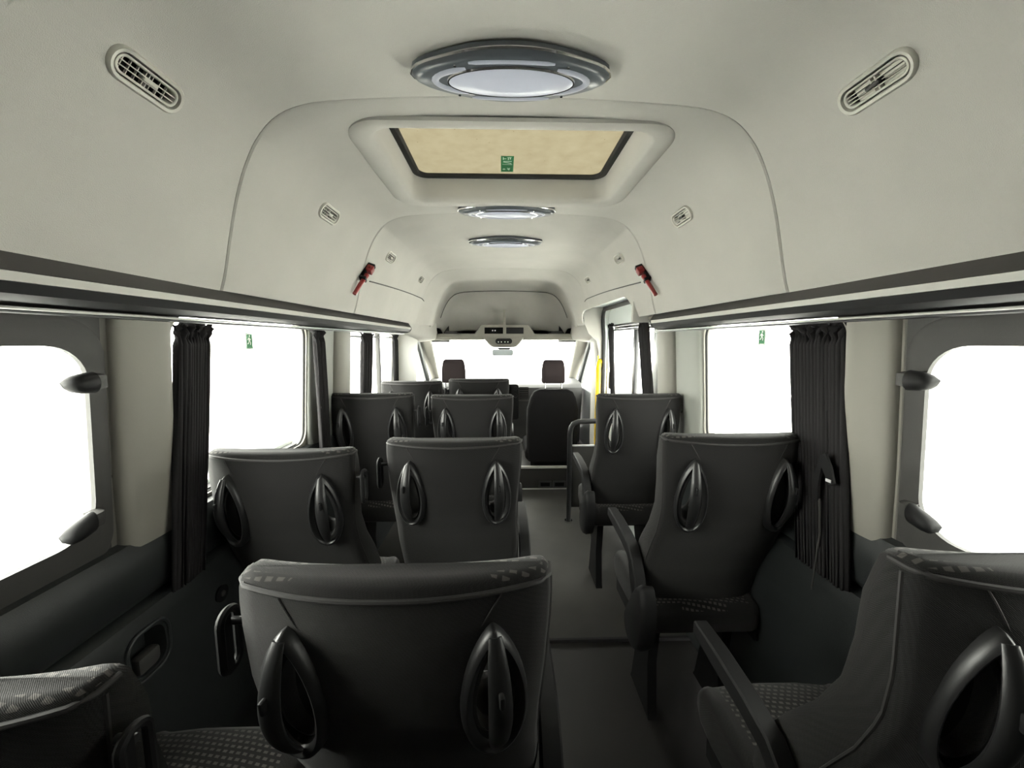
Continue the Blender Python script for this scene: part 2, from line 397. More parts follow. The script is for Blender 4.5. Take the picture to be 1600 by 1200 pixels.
# cab headliner: dips, narrows and curves down to the windscreen header
def ks(k, dz=0): return lambda z: 1.44 + (z - 1.44) * k + dz
def cab():
    rings = []
    spec = [(3.145, .96, 1.0), (3.25, .94, .99), (3.36, .89, .955), (3.44, .865, .94), (3.52, .868, .942), (3.60, .905, .96), (3.70, .93, .97), (3.92, .94, .95), (4.05, .93, .89), (4.15, .92, .77), (4.21, .91, .6), (4.245, .90, .40), (4.26, .90, .2)]
    for (y, kx, kz) in spec:
        a = cap_smooth([(x, 1.40 + (z - 1.40) * kz if z > 1.55 else z - .0) for x, z in hprof(kx)])
        rings.append([(CX + x, y, z) for x, z in a] + [(CX + x * 1.012, y + .0, z + .01) for x, z in reversed(a)])
    return MB().loft(rings).build('ceiling', M_head, ang=60)
sp_ = [(CX + x * .994, 4.03, 1.40 + (z - 1.40) * .895 - .006) for x, z in cap_smooth(hprof(.93)) if z > 1.66]
tag(MB().tube(sp_, .003, 6).build('trim_41', M_frame), kind='structure')
cb = cab(); boolean(cb, [door_cut()]); tag(cb, kind='structure')
# headliner side seams (horizontal) and lower corner panels by the rail end
def head_surf(side, z, kx=.965, lift=.0):
    pts = [(z_, x_) for x_, z_ in HP]
    for (z0, x0), (z1, x1) in zip(pts, pts[1:]):
        if z <= z1: return sx(side, (x0 + (x1 - x0) * (z - z0) / (z1 - z0)) * kx - lift)
    return CX
for side, n in ((-1, 26), (1, 27)):
    pts = []
    for k in range(25):
        t = k / 24; y = 1.96 + (3.25 - 1.96) * t
        z = 1.690 + .038 * t + (.010 * math.sin(t * 3.0)) - (.02 if t > .9 else 0) * (t - .9) * 10
        pts.append((head_surf(side, z, .972 - .012 * t, .0055), y, z))
    tag(MB().tube(pts, .0032, 6).build('trim_%d' % n, M_frame), kind='structure')
# lower corner panels of the headliner in the cab (left) and around the sliding door (right)
def corner_panel(side, n, y0, y1, zt, zb):
    rings = []
    for k in range(9):
        t = k / 8; y = y0 + (y1 - y0) * t
        inn = .115 * t * t
        zz = zb + .05 * (1 - t)
        pts = [(.775 - .02 - inn * .6, zt), (.795 - .02 - inn * .8, 1.50), (.83 - .02 - inn, zz + .02), (.86 - inn, zz), (.90, zz), (.90, zt)]
        rings.append([(sx(side, x), y, z) for x, z in cap_smooth(pts, 3)])
    tag(MB().loft(rings).build('trim_%d' % n, M_head, ang=50), kind='structure')
corner_panel(-1, 28, 3.10, 3.95, 1.57, 1.40)
corner_panel(1, 29, 3.36, 3.95, 1.60, 1.40)

# body shell of the roof, keeps daylight out of the seams
def shell():
    rings = []
    for y in (-.5, 4.3):
        a = [(CX + x, y, z) for x, z in [(-.965, 1.48), (-.93, 1.62), (-.82, 1.90), (-.70, 2.02), (-.5, 2.05), (0, 2.07), (.5, 2.05), (.70, 2.02), (.82, 1.90), (.93, 1.62), (.965, 1.48)]]
        b = [(CX + x * 1.02, y, z + .015) for x, z in [(-.965, 1.48), (-.93, 1.62), (-.82, 1.90), (-.70, 2.02), (-.5, 2.05), (0, 2.07), (.5, 2.05), (.70, 2.02), (.82, 1.90), (.93, 1.62), (.965, 1.48)]]
        rings.append(a + b[::-1])
    return MB().loft(rings).build('ceiling', M_rubber)
sh = shell()
c = MB().loft([[(a, b, z) for a, b in rrect(CX - .38, CX + .40, 1.075, 1.635, .05, 8)] for z in (1.9, 2.3)]).build('cut', M_dark)
boolean(sh, [c, cutter_x(sx(1, .9), sx(1, 1.3), 2.25, 3.36, .3, 1.5, .05)]); tag(sh, kind='structure')
# fills between the wall top and the headliner (hidden behind the rail)
for side, n, y1 in ((-1, 30, 3.9), (1, 31, 2.16)):
    a, b = sorted((sx(side, .785), sx(side, .97)))
    tag(MB().box(a, b, -.48, y1, 1.515, 1.528).build('trim_%d' % n, M_beige), kind='structure')
# front cap closing the body above the windscreen, rear wall
tag(MB().box(CX - .97, CX + .97, 4.29, 4.31, 1.42, 2.08).build('wall_front', M_rubber), kind='structure')
tag(MB().box(CX - .97, CX - .60, 4.24, 4.30, 1.38, 2.05).box(CX + .60, CX + .97, 4.24, 4.30, 1.38, 2.05).build('wall_front', M_rubber), kind='structure')

rw = MB().box(CX - .99, CX + .99, -.54, -.49, -.09, 2.09).build('wall_rear', M_frame)  # unseen wall, left dark and windowless to cut light from behind
tag(rw, kind='structure')

# ------------------------------------------------------------------ side rails with light strip
def side_rail(side, y1, lab):
    e = empty('side_rail', (sx(side, .76), -.47, 1.455), label=lab, cat='rail', group='rails with light strips under the headliner')
    P_body = [(.800, 1.540), (.765, 1.5385), (.753, 1.520), (.744, 1.503), (.760, 1.503), (.80, 1.50)]
    P_led = [(.790, 1.502), (.742, 1.502), (.742, 1.4875), (.790, 1.4875)]
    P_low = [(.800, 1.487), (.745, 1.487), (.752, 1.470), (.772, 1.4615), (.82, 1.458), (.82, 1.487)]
    def sweep(P, a=0, b=0):
        return MB().loft([[(sx(side, x) - e.location.x, y - e.location.y, z - e.location.z) for x, z in P] for y in (-.47 + a, y1 - b)])
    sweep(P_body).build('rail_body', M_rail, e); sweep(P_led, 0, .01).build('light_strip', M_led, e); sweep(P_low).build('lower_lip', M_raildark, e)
    cp = MB(); Pc = [(.83, 1.541), (.766, 1.5395), (.742, 1.503), (.740, 1.4875), (.752, 1.468), (.775, 1.459), (.83, 1.455)]
    cp.loft([[(sx(side, x) - e.location.x, y - e.location.y, z - e.location.z) for x, z in Pc] for y in (y1 - .004, y1 + .004)])
    cp.build('end_cap', M_rail, e)
    return e
side_rail(-1, 3.10, 'long grey rail with light strip along the left wall above the windows')
side_rail(1, 1.99, 'grey rail with light strip along the right wall, ending at the sliding door')
# pale ledge and curtain tracks under each rail
def under(side, y1, lab):
    e = empty('curtain_track', (sx(side, .85), -.46, 1.445), label=lab, cat='curtain track')
    def bx(x0, x1, z0, z1, ya, yb, nm, m):
        a, b = sorted((sx(side, x0) - e.location.x, sx(side, x1) - e.location.x))
        MB().box(a, b, ya - e.location.y, yb - e.location.y, z0 - 1.445, z1 - 1.445, bev=.002).build(nm, m, e)
    bx(.792, .852, 1.4495, 1.4545, -.46, min(y1, 1.2), 'cover_strip', M_led)
    bx(.800, .852, 1.4505, 1.4545, min(y1, 1.203), y1, 'cover_strip', M_white)
    bx(.806, .812, 1.4445, 1.4495, -.46, y1, 'track', M_metalgrey); bx(.822, .828, 1.4445, 1.4495, -.46, y1, 'track', M_metalgrey)
under(-1, 3.12, 'thin metal curtain track above the left side windows')
under(1, 2.15, 'thin metal curtain track above the right side windows')

# ------------------------------------------------------------------ roof hatch
e = empty('roof_hatch', (CX + .012, 1.36, 1.955), label='tan glazed roof hatch in a deep rounded beige frame', cat='roof hatch')
def hring(x, y0, y1, r, z): return [(a, b - 1.36, z - 1.955) for a, b in rrect(-x, x, y0, y1, r, 8)]
fr = MB().loft([hring(.45, 1.045, 1.665, .10, 1.962), hring(.45, 1.045, 1.665, .10, 1.952), hring(.442, 1.052, 1.657, .095, 1.947), hring(.395, 1.068, 1.622, .075, 1.945), hring(.385, 1.074, 1.612, .07, 1.949), hring(.376, 1.08, 1.604, .06, 1.968), hring(.370, 1.085, 1.600, .05, 2.045)], caps=False)
fr.build('frame', M_head, e, ang=50)
sl = MB().loft([hring(.374, 1.08, 1.604, .05, 2.046), hring(.374, 1.08, 1.604, .05, 2.034), hring(.352, 1.105, 1.586, .04, 2.032), hring(.348, 1.109, 1.582, .035, 2.038), hring(.348, 1.109, 1.582, .035, 2.046)], caps=False)
sl.build('seal', M_rubber, e)
MB().loft([hring(.385, 1.075, 1.635, .05, 2.047), hring(.385, 1.075, 1.635, .05, 2.053)]).build('glass', M_hatch, e)
def runner(mb, sc, flip=1):       # small running figure, drawn in the u-v plane
    P = lambda u, v: (u * sc * flip, v * sc)
    parts = [[(-.02, .30), (.06, .33), (.10, .40), (.05, .46), (-.02, .42)], [(-.10, .26), (.03, .28), (.06, .05), (-.06, .02)], [(.0, .06), (.06, .05), (.16, -.10), (.12, -.26), (.06, -.24), (.09, -.10)],
             [(-.06, .04), (.0, .02), (-.06, -.14), (-.20, -.22), (-.23, -.17), (-.11, -.09)], [(.02, .26), (.06, .22), (.17, .12), (.15, .08), (.03, .16)], [(-.10, .26), (-.06, .22), (-.17, .08), (-.21, .11)]]
    return [[P(*p) for p in q] for q in parts]
def sticker(name, loc, M, wd, ht, lab, figures):
    e = empty(name, loc, label=lab, cat='sticker')
    b = MB().box(-wd / 2, wd / 2, -ht / 2, ht / 2, 0, .0008); b.xform(M); b.build('backing', M_green, e)
    w_ = MB()
    for poly in figures:
        n = len(poly); vs = [(u, v, .0009) for u, v in poly] + [(u, v, .0014) for u, v in poly]
        w_.add(vs, [tuple(range(n)), tuple(range(n, 2 * n))] + [(i, (i + 1) % n, n + (i + 1) % n, n + i) for i in range(n)])
    w_.xform(M); w_.build('pictogram', M_signw, e, smooth=False)
rect = lambda a, b, c_, d: [(a, c_), (b, c_), (b, d), (a, d)]
Md = Matrix(((1, 0, 0), (0, 1, 0), (0, 0, -1))).to_4x4()
figs = [[(u, v + .028) for u, v in q] for q in [rect(-.018, -.006, .010, .013), rect(-.0135, -.0105, .005, .018)] + [[(u + .006, v + .008) for u, v in q] for q in runner(None, .028)]]
figs += [rect(-.018, .018, -.001, .001), [(-.016, -.022), (.014, -.010), (.015, -.007), (-.014, -.018)], [(-.014, -.026), (.016, -.026), (.016, -.023), (-.014, -.023)]]
figs += [rect(-.016, -.004, -.046, -.043), rect(-.016, -.013, -.056, -.036), rect(.0, .014, -.055, -.052), rect(.002, .005, -.05, -.036), rect(.009, .012, -.05, -.04)]
sticker('hatch_sticker', (CX + .0, 1.50, 2.046), Md, .046, .125, 'green escape sticker with white pictograms on the roof hatch glass', figs)
def win_sticker(side, y, z, lab):
    x = sx(side, wallx(z) + .029)
    # u axis along y, v axis up, normal inward
    M = Matrix(((0, 0, -side), (side * -1, 0, 0), (0, 1, 0))).to_4x4() if True else None
    q = runner(None, .048)
    q += [rect(-.016, .016, .0235, .0255), rect(-.016, .016, -.0255, -.0235), rect(-.0165, -.015, -.0255, .0255), rect(.015, .0165, -.0255, .0255)]
    sticker('exit_sticker', (x, y, z), M, .037, .056, lab, q)
win_sticker(-1, 1.375, 1.397, 'small green running-man exit sticker on the left window')
win_sticker(1, 1.355, 1.412, 'small green running-man exit sticker on the right window beside the wide curtain')

# ------------------------------------------------------------------ ceiling lamps
def lamp_outline(k=1.0, n=72):
    out = []
    for i in range(n):
        t = 2 * math.pi * i / n; c_, s_ = math.cos(t), math.sin(t)
        r1 = 1 / math.sqrt((c_ / .200) ** 2 + (s_ / .078) ** 2); r2 = 1 / math.sqrt((c_ / .160) ** 2 + (s_ / .100) ** 2)
        r = (r1 ** 14 + r2 ** 14) ** (1 / 14); out.append((r * c_ * k * 1.03, r * s_ * k * .74))
    return out
def make_lamp(y, lab):
    e = empty('ceiling_lamp', (CX, y, 1.955), label=lab, cat='lamp', group='oval ceiling lamps')
    rings = [[(a, b, z) for a, b in lamp_outline(k)] for k, z in ((1, .010), (1.01, -.001), (1.0, -.007), (.97, -.013), (.92, -.0175), (.70, -.018), (.60, -.018))]
    MB().loft(rings).build('housing', M_lampbody, e, ang=60)
    MB().tube([(a, b, -.003) for a, b in lamp_outline(1.005)], .0035, 6, closed=True).build('trim_ring', M_chrome, e)
    el = lambda a_, b_, z, n=48: [(a_ * math.cos(2 * math.pi * k / n), b_ * math.sin(2 * math.pi * k / n), z) for k in range(n)]
    MB().loft([el(.130, .044, -.012), el(.130, .044, -.021), el(.122, .040, -.0235), el(.06, .02, -.025)]).build('lens', M_lens, e)
    MB().tube(el(.131, .045, -.019), .0028, 6, closed=True).build('lens_ring', M_chrome, e)
    def strip(fn, t0, t1, wd):
        L = []
        for k in range(13):
            t = t0 + (t1 - t0) * k / 12; L.append(Vector(fn(t)))
        return MB().tube(L, [wd * (.55 if k in (0, 12) else 1) for k in range(13)], 8, up=(0, 0, 1), flat=.35)
    for s in (-1, 1):
        strip(lambda t: (t, s * (.0575 - .6 * t * t), -.0178), -.085, .085, .0055).build('light_strip', M_lampled, e)
        strip(lambda t: (s * .158 * math.cos(t), .046 * math.sin(t), -.0180), -.95, .95, .0075).build('light_strip', M_lampled, e)
    for a in (-1, 1):
        for b in (-1, 1):
            MB().loft([[(a * .112 + .003 * math.cos(k * math.pi / 4), b * .045 + .003 * math.sin(k * math.pi / 4), z) for k in range(8)] for z in (-.016, -.0195)]).build('screw', M_chrome, e)
    return e
l1 = make_lamp(.870, 'large oval ceiling lamp nearest, just before the roof hatch')
l2 = copy_tree(l1); l2.location.y = 1.715; l2.location.z = 1.953; l2['label'] = 'oval ceiling lamp with bright reflections just past the roof hatch'
l3 = copy_tree(l1); l3.location.y = 2.24; l3.location.z = 1.953; l3['label'] = 'farthest oval ceiling lamp near the driver cab'

# ------------------------------------------------------------------ air vents
def stadium(L, H, r, n=6): return rrect(-L / 2, L / 2, -H / 2, H / 2, r, n)
def make_vent(open_, lab, L=.138, H=.056):
    e = empty('air_vent', (0, 0, 0), label=lab, cat='air vent', group='oblong air vents along the headliner')
    R0 = lambda L_, H_, z: [(a, b, z) for a, b in stadium(L_, H_, min(H_ / 2 - .001, .026))]
    MB().loft([R0(L, H, -.006), R0(L, H, .004), R0(L - .006, H - .006, .008), R0(L - .016, H - .016, .007), R0(L - .020, H - .020, .001), R0(L - .020, H - .020, -.02)], caps=False).build('bezel', M_vent, e, ang=60)
    il, ih = L - .024, H - .024
    MB().loft([R0(il + .001, ih + .001, .0), R0(il, ih, .0045), R0(il - .004, ih - .004, .005), R0(il - .010, ih - .008, .003), R0(il - .010, ih - .008, -.012)], caps=False).build('inner_frame', M_vent, e, ang=60)
    MB().loft([R0(il, ih, -.026), R0(il, ih, -.021)]).build('backing', M_dark, e)
    m = MB()
    for zz in ((-1, 1) if open_ else (-1, 0, 1)):
        h = (ih - .008) * (.17 if open_ else .25) * zz
        if open_: m.box(-il / 2 + .005, il / 2 - .005, h - .0008, h + .0008, -.003, .003)
        else: m.box(-il / 2 + .006, il / 2 - .006, h - .0007, h + .0009, -.003, .003)
    m.build('slats', M_vent, e)
    v = MB()
    if open_:
        for k in range(-4, 5):
            if k == 0: continue
            v.box(k * .0135 - .0007, k * .0135 + .0007, -ih / 2 + .004, ih / 2 - .004, -.010, -.006)
        v.box(-.004, -.0025, -ih / 2 + .004, ih / 2 - .004, -.008, -.002); v.box(.0025, .004, -ih / 2 + .004, ih / 2 - .004, -.008, -.002)
    else:
        for hh in (-1, 0, 1): v.box(-il / 2 + .016, il / 2 - .006, hh * .0095 - .0042, hh * .0095 + .0042, -.009, -.006, bev=.001)
        v.box(-.006, -.003, -ih / 2 + .004, ih / 2 - .004, -.010, .003); v.box(.003, .006, -ih / 2 + .004, ih / 2 - .004, -.010, .003)
    v.build('vanes' if open_ else 'shutter', M_vent, e)
    MB().box(-.013, .013, -.0035, .0035, -.004, .009, bev=.002).build('knob', M_vent if open_ else M_frame, e)
    return e
vl = make_vent(True, 'open beige air vent with dark slots, nearest on the left')
vr = make_vent(False, 'closed beige air vent with slanted slats, nearest on the right')
def place_vent(v, side, y, z, kx, tilt=0, back=0.0):
    d = .02
    x0, x1 = head_surf(side, z - d, kx), head_surf(side, z + d, kx)
    up = Vector((x1 - x0, 0, 2 * d)).normalized(); ax = Vector((0, side * -1.0, 0))
    if tilt: ax = (ax + up * tilt * side * -1).normalized(); up = (up - ax * up.dot(ax)).normalized()
    nrm = ax.cross(up)
    if nrm.x * side > 0: ax = -ax; nrm = ax.cross(up)
    M = Matrix((ax, up, nrm)).transposed().to_4x4(); M.translation = Vector((head_surf(side, z, kx), y, z)) + nrm * back
    v.matrix_world = M
CEIL = {}
names = ['nearest', 'second', 'third', 'farthest']
for side in (-1, 1):
    proto = vl if side < 0 else vr
    for i, (y, z, kx) in enumerate(((.735, 1.845, 1.008), (1.415, 1.838, .985), (2.12, 1.838, .968), (2.86, 1.838, .962))):
        v = proto if i == 0 else copy_tree(proto)
        if i: v['label'] = ['', 'second air vent from the camera on the %s side, beside the hatch', 'third air vent from the camera on the %s side', 'farthest small air vent on the %s side near the cab'][i] % ('left' if side < 0 else 'right')
        if i == 0 and side > 0: y -= .025
        place_vent(v, side, y, z, kx, tilt=.0, back=-.002)
        c = MB().loft([[(a, b, d) for a, b in stadium(.132, .040, .018)] for d in (-.04, .03)]); c.xform(v.matrix_world.copy())
        boolean([rear_c, mid, front, front][i], [c.build('cut', M_head)])

# ------------------------------------------------------------------ emergency hammers
def hammer(side, lab):
    z0 = 1.69; y0 = 1.845
    e = empty('emergency_hammer', (0, 0, 0), label=lab, cat='hammer', group='red emergency hammers')
    u0, u1 = head_surf(side, z0 - .06, .975), head_surf(side, z0 + .06, .975)
    up = Vector((u1 - u0, .085, .12)).normalized(); n = Vector((-side, 0, -.35)); n = (n - up * n.dot(up)).normalized(); ax = up.cross(n)
    MB().tube([(0, -.095, .016), (0, -.02, .016), (0, .03, .018)], [.009, .010, .012], 10).build('handle', M_red, e)
    MB().box(-.017, .017, .045, .080, .002, .034, bev=.006).tube([(-.026, .063, .018), (.026, .063, .018)], .007, 8).build('head', M_red, e)
    MB().box(-.014, .014, .0, .092, -.004, .010, bev=.004).box(-.016, .016, -.006, .008, -.004, .028, bev=.003).box(-.012, .012, .078, .094, -.004, .032, bev=.003).build('bracket', M_black, e)
    M = Matrix((ax, up, n)).transposed().to_4x4(); M.translation = Vector((head_surf(side, z0, .975), y0, z0)) + n * .004
    e.matrix_world = M
hammer(-1, 'red emergency hammer in black bracket on the left headliner'); hammer(1, 'red emergency hammer in black bracket on the right headliner')

# ------------------------------------------------------------------ rear window latches
def latch(side, y, z, lab, tilt):
    e = empty('window_latch', (sx(side, wallx(z) - .012), y, z), label=lab, cat='window latch', group='dark window latches')
    x = -side
    def ring(yy, h, d, zc=0): return [(x * (d if dd > 0 else -.004), yy, zc + zz) for dd, zz in ((-1, -h), (1, -h * .75), (1, h * .75), (-1, h))]
    MB().loft([ring(.032, .016, .008), ring(.02, .018, .018), ring(.0, .019, .022)]).build('base', M_frame, e, ang=60)
    pts = [(.004, .020, .026), (-.002, .022, .031), (-.03, .020, .034), (-.043, .016, .032), (-.050, .008, .024)]
    rings = []
    for yy, h, d in pts:
        rings.append([(x * (d * (.5 + .5 * math.cos(a)) - .002), yy, tilt * yy + h * math.sin(a)) for a in [k * math.pi / 8 - math.pi / 2 - .4 for k in range(13)]])
    MB().loft(rings).build('lever', M_black, e, ang=60)
for side, s in ((-1, 'left'), (1, 'right')):
    latch(side, .805, 1.315, 'upper dark latch on the near %s window frame' % s, 0); latch(side, .785, 1.025, 'lower dark latch on the near %s window frame' % s, .25 )

# ------------------------------------------------------------------ curtains
def curtain(side, yt0, yt1, yb0, yb1, zt, zb, folds, amp, rel, lab, ruffle=.012, hdr=.05, seed=1, slope=0.0):
    rnd = random.Random(seed); NX = folds * 10; NZ = 34
    ph = [rnd.uniform(-.5, .5) for _ in range(folds + 2)]; am = [rnd.uniform(.6, 1.2) for _ in range(folds + 2)]
    e = empty('curtain', (sx(side, rel), (yt0 + yt1) / 2, zb), label=lab, cat='curtain', group='dark pleated window curtains')
    vs = []; fs = []
    for j in range(NZ + 1):
        t = j / NZ; z = zt + (zb - zt) * (t ** 1.15); 
        dd = (zt - z)
        y0 = yt0 + (yb0 - yt0) * min(1, dd / (zt - zb)); y1 = yt1 + (yb1 - yt1) * min(1, dd / (zt - zb))
        if dd < hdr: sp = (1 - dd / hdr) * .008; y0 -= sp; y1 += sp
        for i in range(NX + 1):
            u = i / NX; k = u * folds; ki = int(k)
            a = amp * (am[ki] + (am[ki + 1] - am[ki]) * (k - ki)); p = (ph[ki] + (ph[ki + 1] - ph[ki]) * (k - ki))
            if dd < hdr:
                q = 1 - dd / hdr
                xx = a * .7 * math.cos(2 * math.pi * k + p + q * 1.6) + ruffle * q * math.sin(5.3 * k + 9 * q) ; sh_ = .010 * q * math.sin(3.1 * k + 4 * q)
                zz = z + .006 * q * math.sin(7.7 * k) * (j == 0)
            else:
                xx = a * math.cos(2 * math.pi * k + p * (1 + dd)); sh_ = .004 * math.sin(4 * math.pi * k + dd * 5); zz = z
            vs.append((sx(side, rel - .004 - slope * (zt - z)) + xx - e.location.x, y0 + (y1 - y0) * u + sh_ - e.location.y, zz - e.location.z))
    n = NX + 1
    for j in range(NZ):
        for i in range(NX): fs.append((j * n + i, j * n + i + 1, (j + 1) * n + i + 1, (j + 1) * n + i))
    o = MB().add(vs, fs).build('cloth', M_carp, e, ang=180)
    md = o.modifiers.new('s', 'SOLIDIFY'); md.thickness = .0022; md.offset = 0
    return e
curtain(-1, 1.05, 1.16, .92, 1.01, 1.446, .775, 10, .010, .886, slope=.055, lab= 'dark pleated curtain in the left near window, behind the left middle seats', seed=2)
curtain(-1, 1.70, 1.785, 1.71, 1.79, 1.446, .80, 5, .010, .842, lab= 'narrow dark curtain at the front edge of the second left window', seed=3)
curtain(-1, 2.30, 2.47, 2.22, 2.36, 1.446, .90, 6, .012, .848, lab= 'dark curtain in the middle of the far left window', seed=5)
curtain(-1, 2.92, 3.02, 2.90, 2.98, 1.446, .95, 5, .010, .840, lab= 'dark narrow curtain at the front end of the far left window', seed=6)
curtain(1, .995, 1.185, .885, 1.045, 1.446, .77, 15, .011, .886, slope=.055, lab= 'wide tightly gathered dark curtain on the right window', ruffle=.016, seed=8)
# curtain tie straps
def tie(side, y, z, lab, big):
    e = empty('curtain_tie', (sx(side, .835), y, z), label=lab, cat='curtain tie')
    x = -side
    if big:
        P = [(.0, .06), (-.020, .030), (-.034, -.010), (-.020, -.022), (.008, .02), (.014, -.03), (.012, -.075), (.026, -.075), (.030, -.01), (.016, .05)]
        MB().loft([[(x * d, a, b) for a, b in P] for d in (0, .006)]).build('strap', M_black, e)
        MB().box(*sorted((x * .006, x * .0075)), -.026, -.010, -.012, -.004).build('tag', M_label, e)
        MB().tube([(0, .012, -.07), (0.0, -.0, -.16), (0, .01, -.33)], .0025, 6).build('cord', M_frame, e)
    else:
        MB().tube([(0, -.012, .08), (0, .0, .06), (0, .012, .02), (0, .02, -.01)], .0035, 6).build('hook', M_chrome, e)
        MB().tube([(0, -.012, .08), (0, -.014, .02), (0, -.012, -.02)], .003, 6).build('strap', M_black, e)
        MB().box(-.004, .004, -.024, -.008, -.035, -.02, bev=.003).build('stud', M_label, e)
tie(1, .965, 1.045, 'black curtain tie strap with small silver print beside the right curtain', True)
tie(-1, 1.73, 1.13, 'thin curtain tie hook beside the narrow left curtain', False)
curtain_door_z = 1.50

# ------------------------------------------------------------------ sliding door on the right
e = empty('sliding_door', (sx(1, .93), 2.8, .02), label='pale painted sliding door with window and black rubber edge on the right', cat='door')
e['kind'] = 'structure'; e.name = 'door_1'
del e['category'], e['label']
ox, oy, oz = e.location
pp = rrect(2.20, 3.42, .02, 1.66, .10, 8)
body = MB().loft([[(x - ox, a - oy, b - oz) for a, b in pp] for x in (sx(1, .895), sx(1, .945))]).build('door_panel', M_white, e)
p = [(a - oy, b - oz) for a, b in rrect(2.32, 3.32, .93, 1.53, .05, 8)]
boolean(body, [MB().loft([[(x + ox, a + oy, b + oz) for a, b in p] for x in (-.2, .2)]).build('cut', M_white)])
MB().box(-.012, -.002, 2.29 - oy, 3.34 - oy, 0, .90 - oz, bev=.004).build('lower_panel', M_greypl, e)
MB().box(sx(1, .94) - ox, sx(1, .945) - ox, 2.30 - oy, 3.34 - oy, .92 - oz, 1.54 - oz).build('glass', M_glass, e)
q = MB().box(-.016, .012, 2.33 - oy, 3.31 - oy, 1.478 - oz, 1.492 - oz, bev=.002).box(-.016, .012, 2.33 - oy, 3.31 - oy, 1.515 - oz, 1.535 - oz, bev=.002)
q.build('slider_bar', M_metalgrey, e)
MB().box(-.012, .012, 2.70 - oy, 2.755 - oy, .94 - oz, 1.48 - oz, bev=.004).build('divider', M_metalgrey, e)
MB().box(-.02, .0, 3.30 - oy, 3.40 - oy, .98 - oz, 1.13 - oz, bev=.01).build('lock_cover', M_black, e)
for yy in (2.45, 3.0): MB().box(-.018, -.012, yy - oy, yy + .07 - oy, 1.585 - oz, 1.595 - oz).box(-.018, -.012, yy - oy, yy + .008 - oy, 1.56 - oz, 1.595 - oz).build('clip', M_led, e)
# door opening surround and rubber seal
p = rrect(2.165, 3.45, .0, 1.68, .12, 10)
half = [(a, b) for a, b in p if b > .12]
half.sort(key=lambda t: 0)
def opening_path():
    out = [(3.34, .05), (3.34, 1.30), (3.34, 1.42), (3.34, 1.54)]
    for k in range(1, 9):
        t = R(90 * k / 8); out.append((3.22 + .12 * math.cos(t), 1.54 + .12 * math.sin(t)))
    out.append((2.17, 1.66)); return out
dx_ = lambda z: .862 - max(0, z - 1.45) * .12
tag(MB().tube([(sx(1, dx_(z)), y, z) for y, z in opening_path()], .017, 10, flat=.9).build('trim_32', M_rubber), kind='structure')
prof = opening_path()
rg = [[(sx(1, dx_(z)), y, z), (sx(1, .925), y, z)] for y, z in prof]
vs = []; fs = []
for k, (a, b) in enumerate(rg):
    vs += [a, b, (b[0], b[1] + .02, b[2] + .02), (a[0], a[1] + .02, a[2] + .02)]
m_ = MB()
m_.loft([vs[4 * k:4 * k + 4] for k in range(len(rg))]); tag(m_.build('trim_33', M_white), kind='structure')
tag(MB().loft([[(sx(1, a), y, b) for a, b in ((.675, 1.70), (.69, 1.55), (.73, 1.46), (.80, 1.40), (.825, 1.30), (.835, .20), (.90, .20), (.90, 1.70))] for y in (3.352, 3.375)]).build('trim_42', M_head), kind='structure')
tag(MB().box(sx(1, .69), sx(1, .93), 2.12, 3.37, 1.682, 1.70, bev=.003).build('trim_43', M_white), kind='structure')
tag(MB().box(sx(1, .70), sx(1, .93), 2.130, 2.160, 1.50, 1.70, bev=.003).build('trim_44', M_head), kind='structure')
# curtains of the door window
curtain(1, 2.30, 2.43, 2.10, 2.22, 1.535, .80, 6, .014, .845, 'dark curtain hanging at the rear edge of the sliding door window', seed=9, ruffle=.014)
curtain(1, 3.12, 3.24, 3.02, 3.10, 1.535, .95, 4, .010, .875, 'thin dark curtain at the front edge of the sliding door window', seed=10)

# ------------------------------------------------------------------ yellow grab pole
e = empty('grab_pole', (sx(1, .80), 3.27, .24), label='bright yellow grab pole by the sliding door', cat='grab pole')
MB().tube([(.045, .10, .985), (.02, .06, .965), (0, 0, .92), (-.004, -.02, .85), (-.004, -.02, .5), (0, 0, 0)], .021, 12).build('pole', M_yellow, e)
MB().box(.015, .050, .085, .10, .87, 1.03, bev=.006).tube([(.03, .086, .90), (.03, .082, .90)], .006, 8).build('bracket', M_yellow, e)
MB().tube([(.033, .084, .995), (.033, .080, .995)], .006, 8).tube([(.033, .084, .905), (.033, .080, .905)], .006, 8).build('bolt', M_black, e)
MB().tube([(0, 0, -.24), (0, 0, .01)], .02, 12).build('foot', M_black, e)

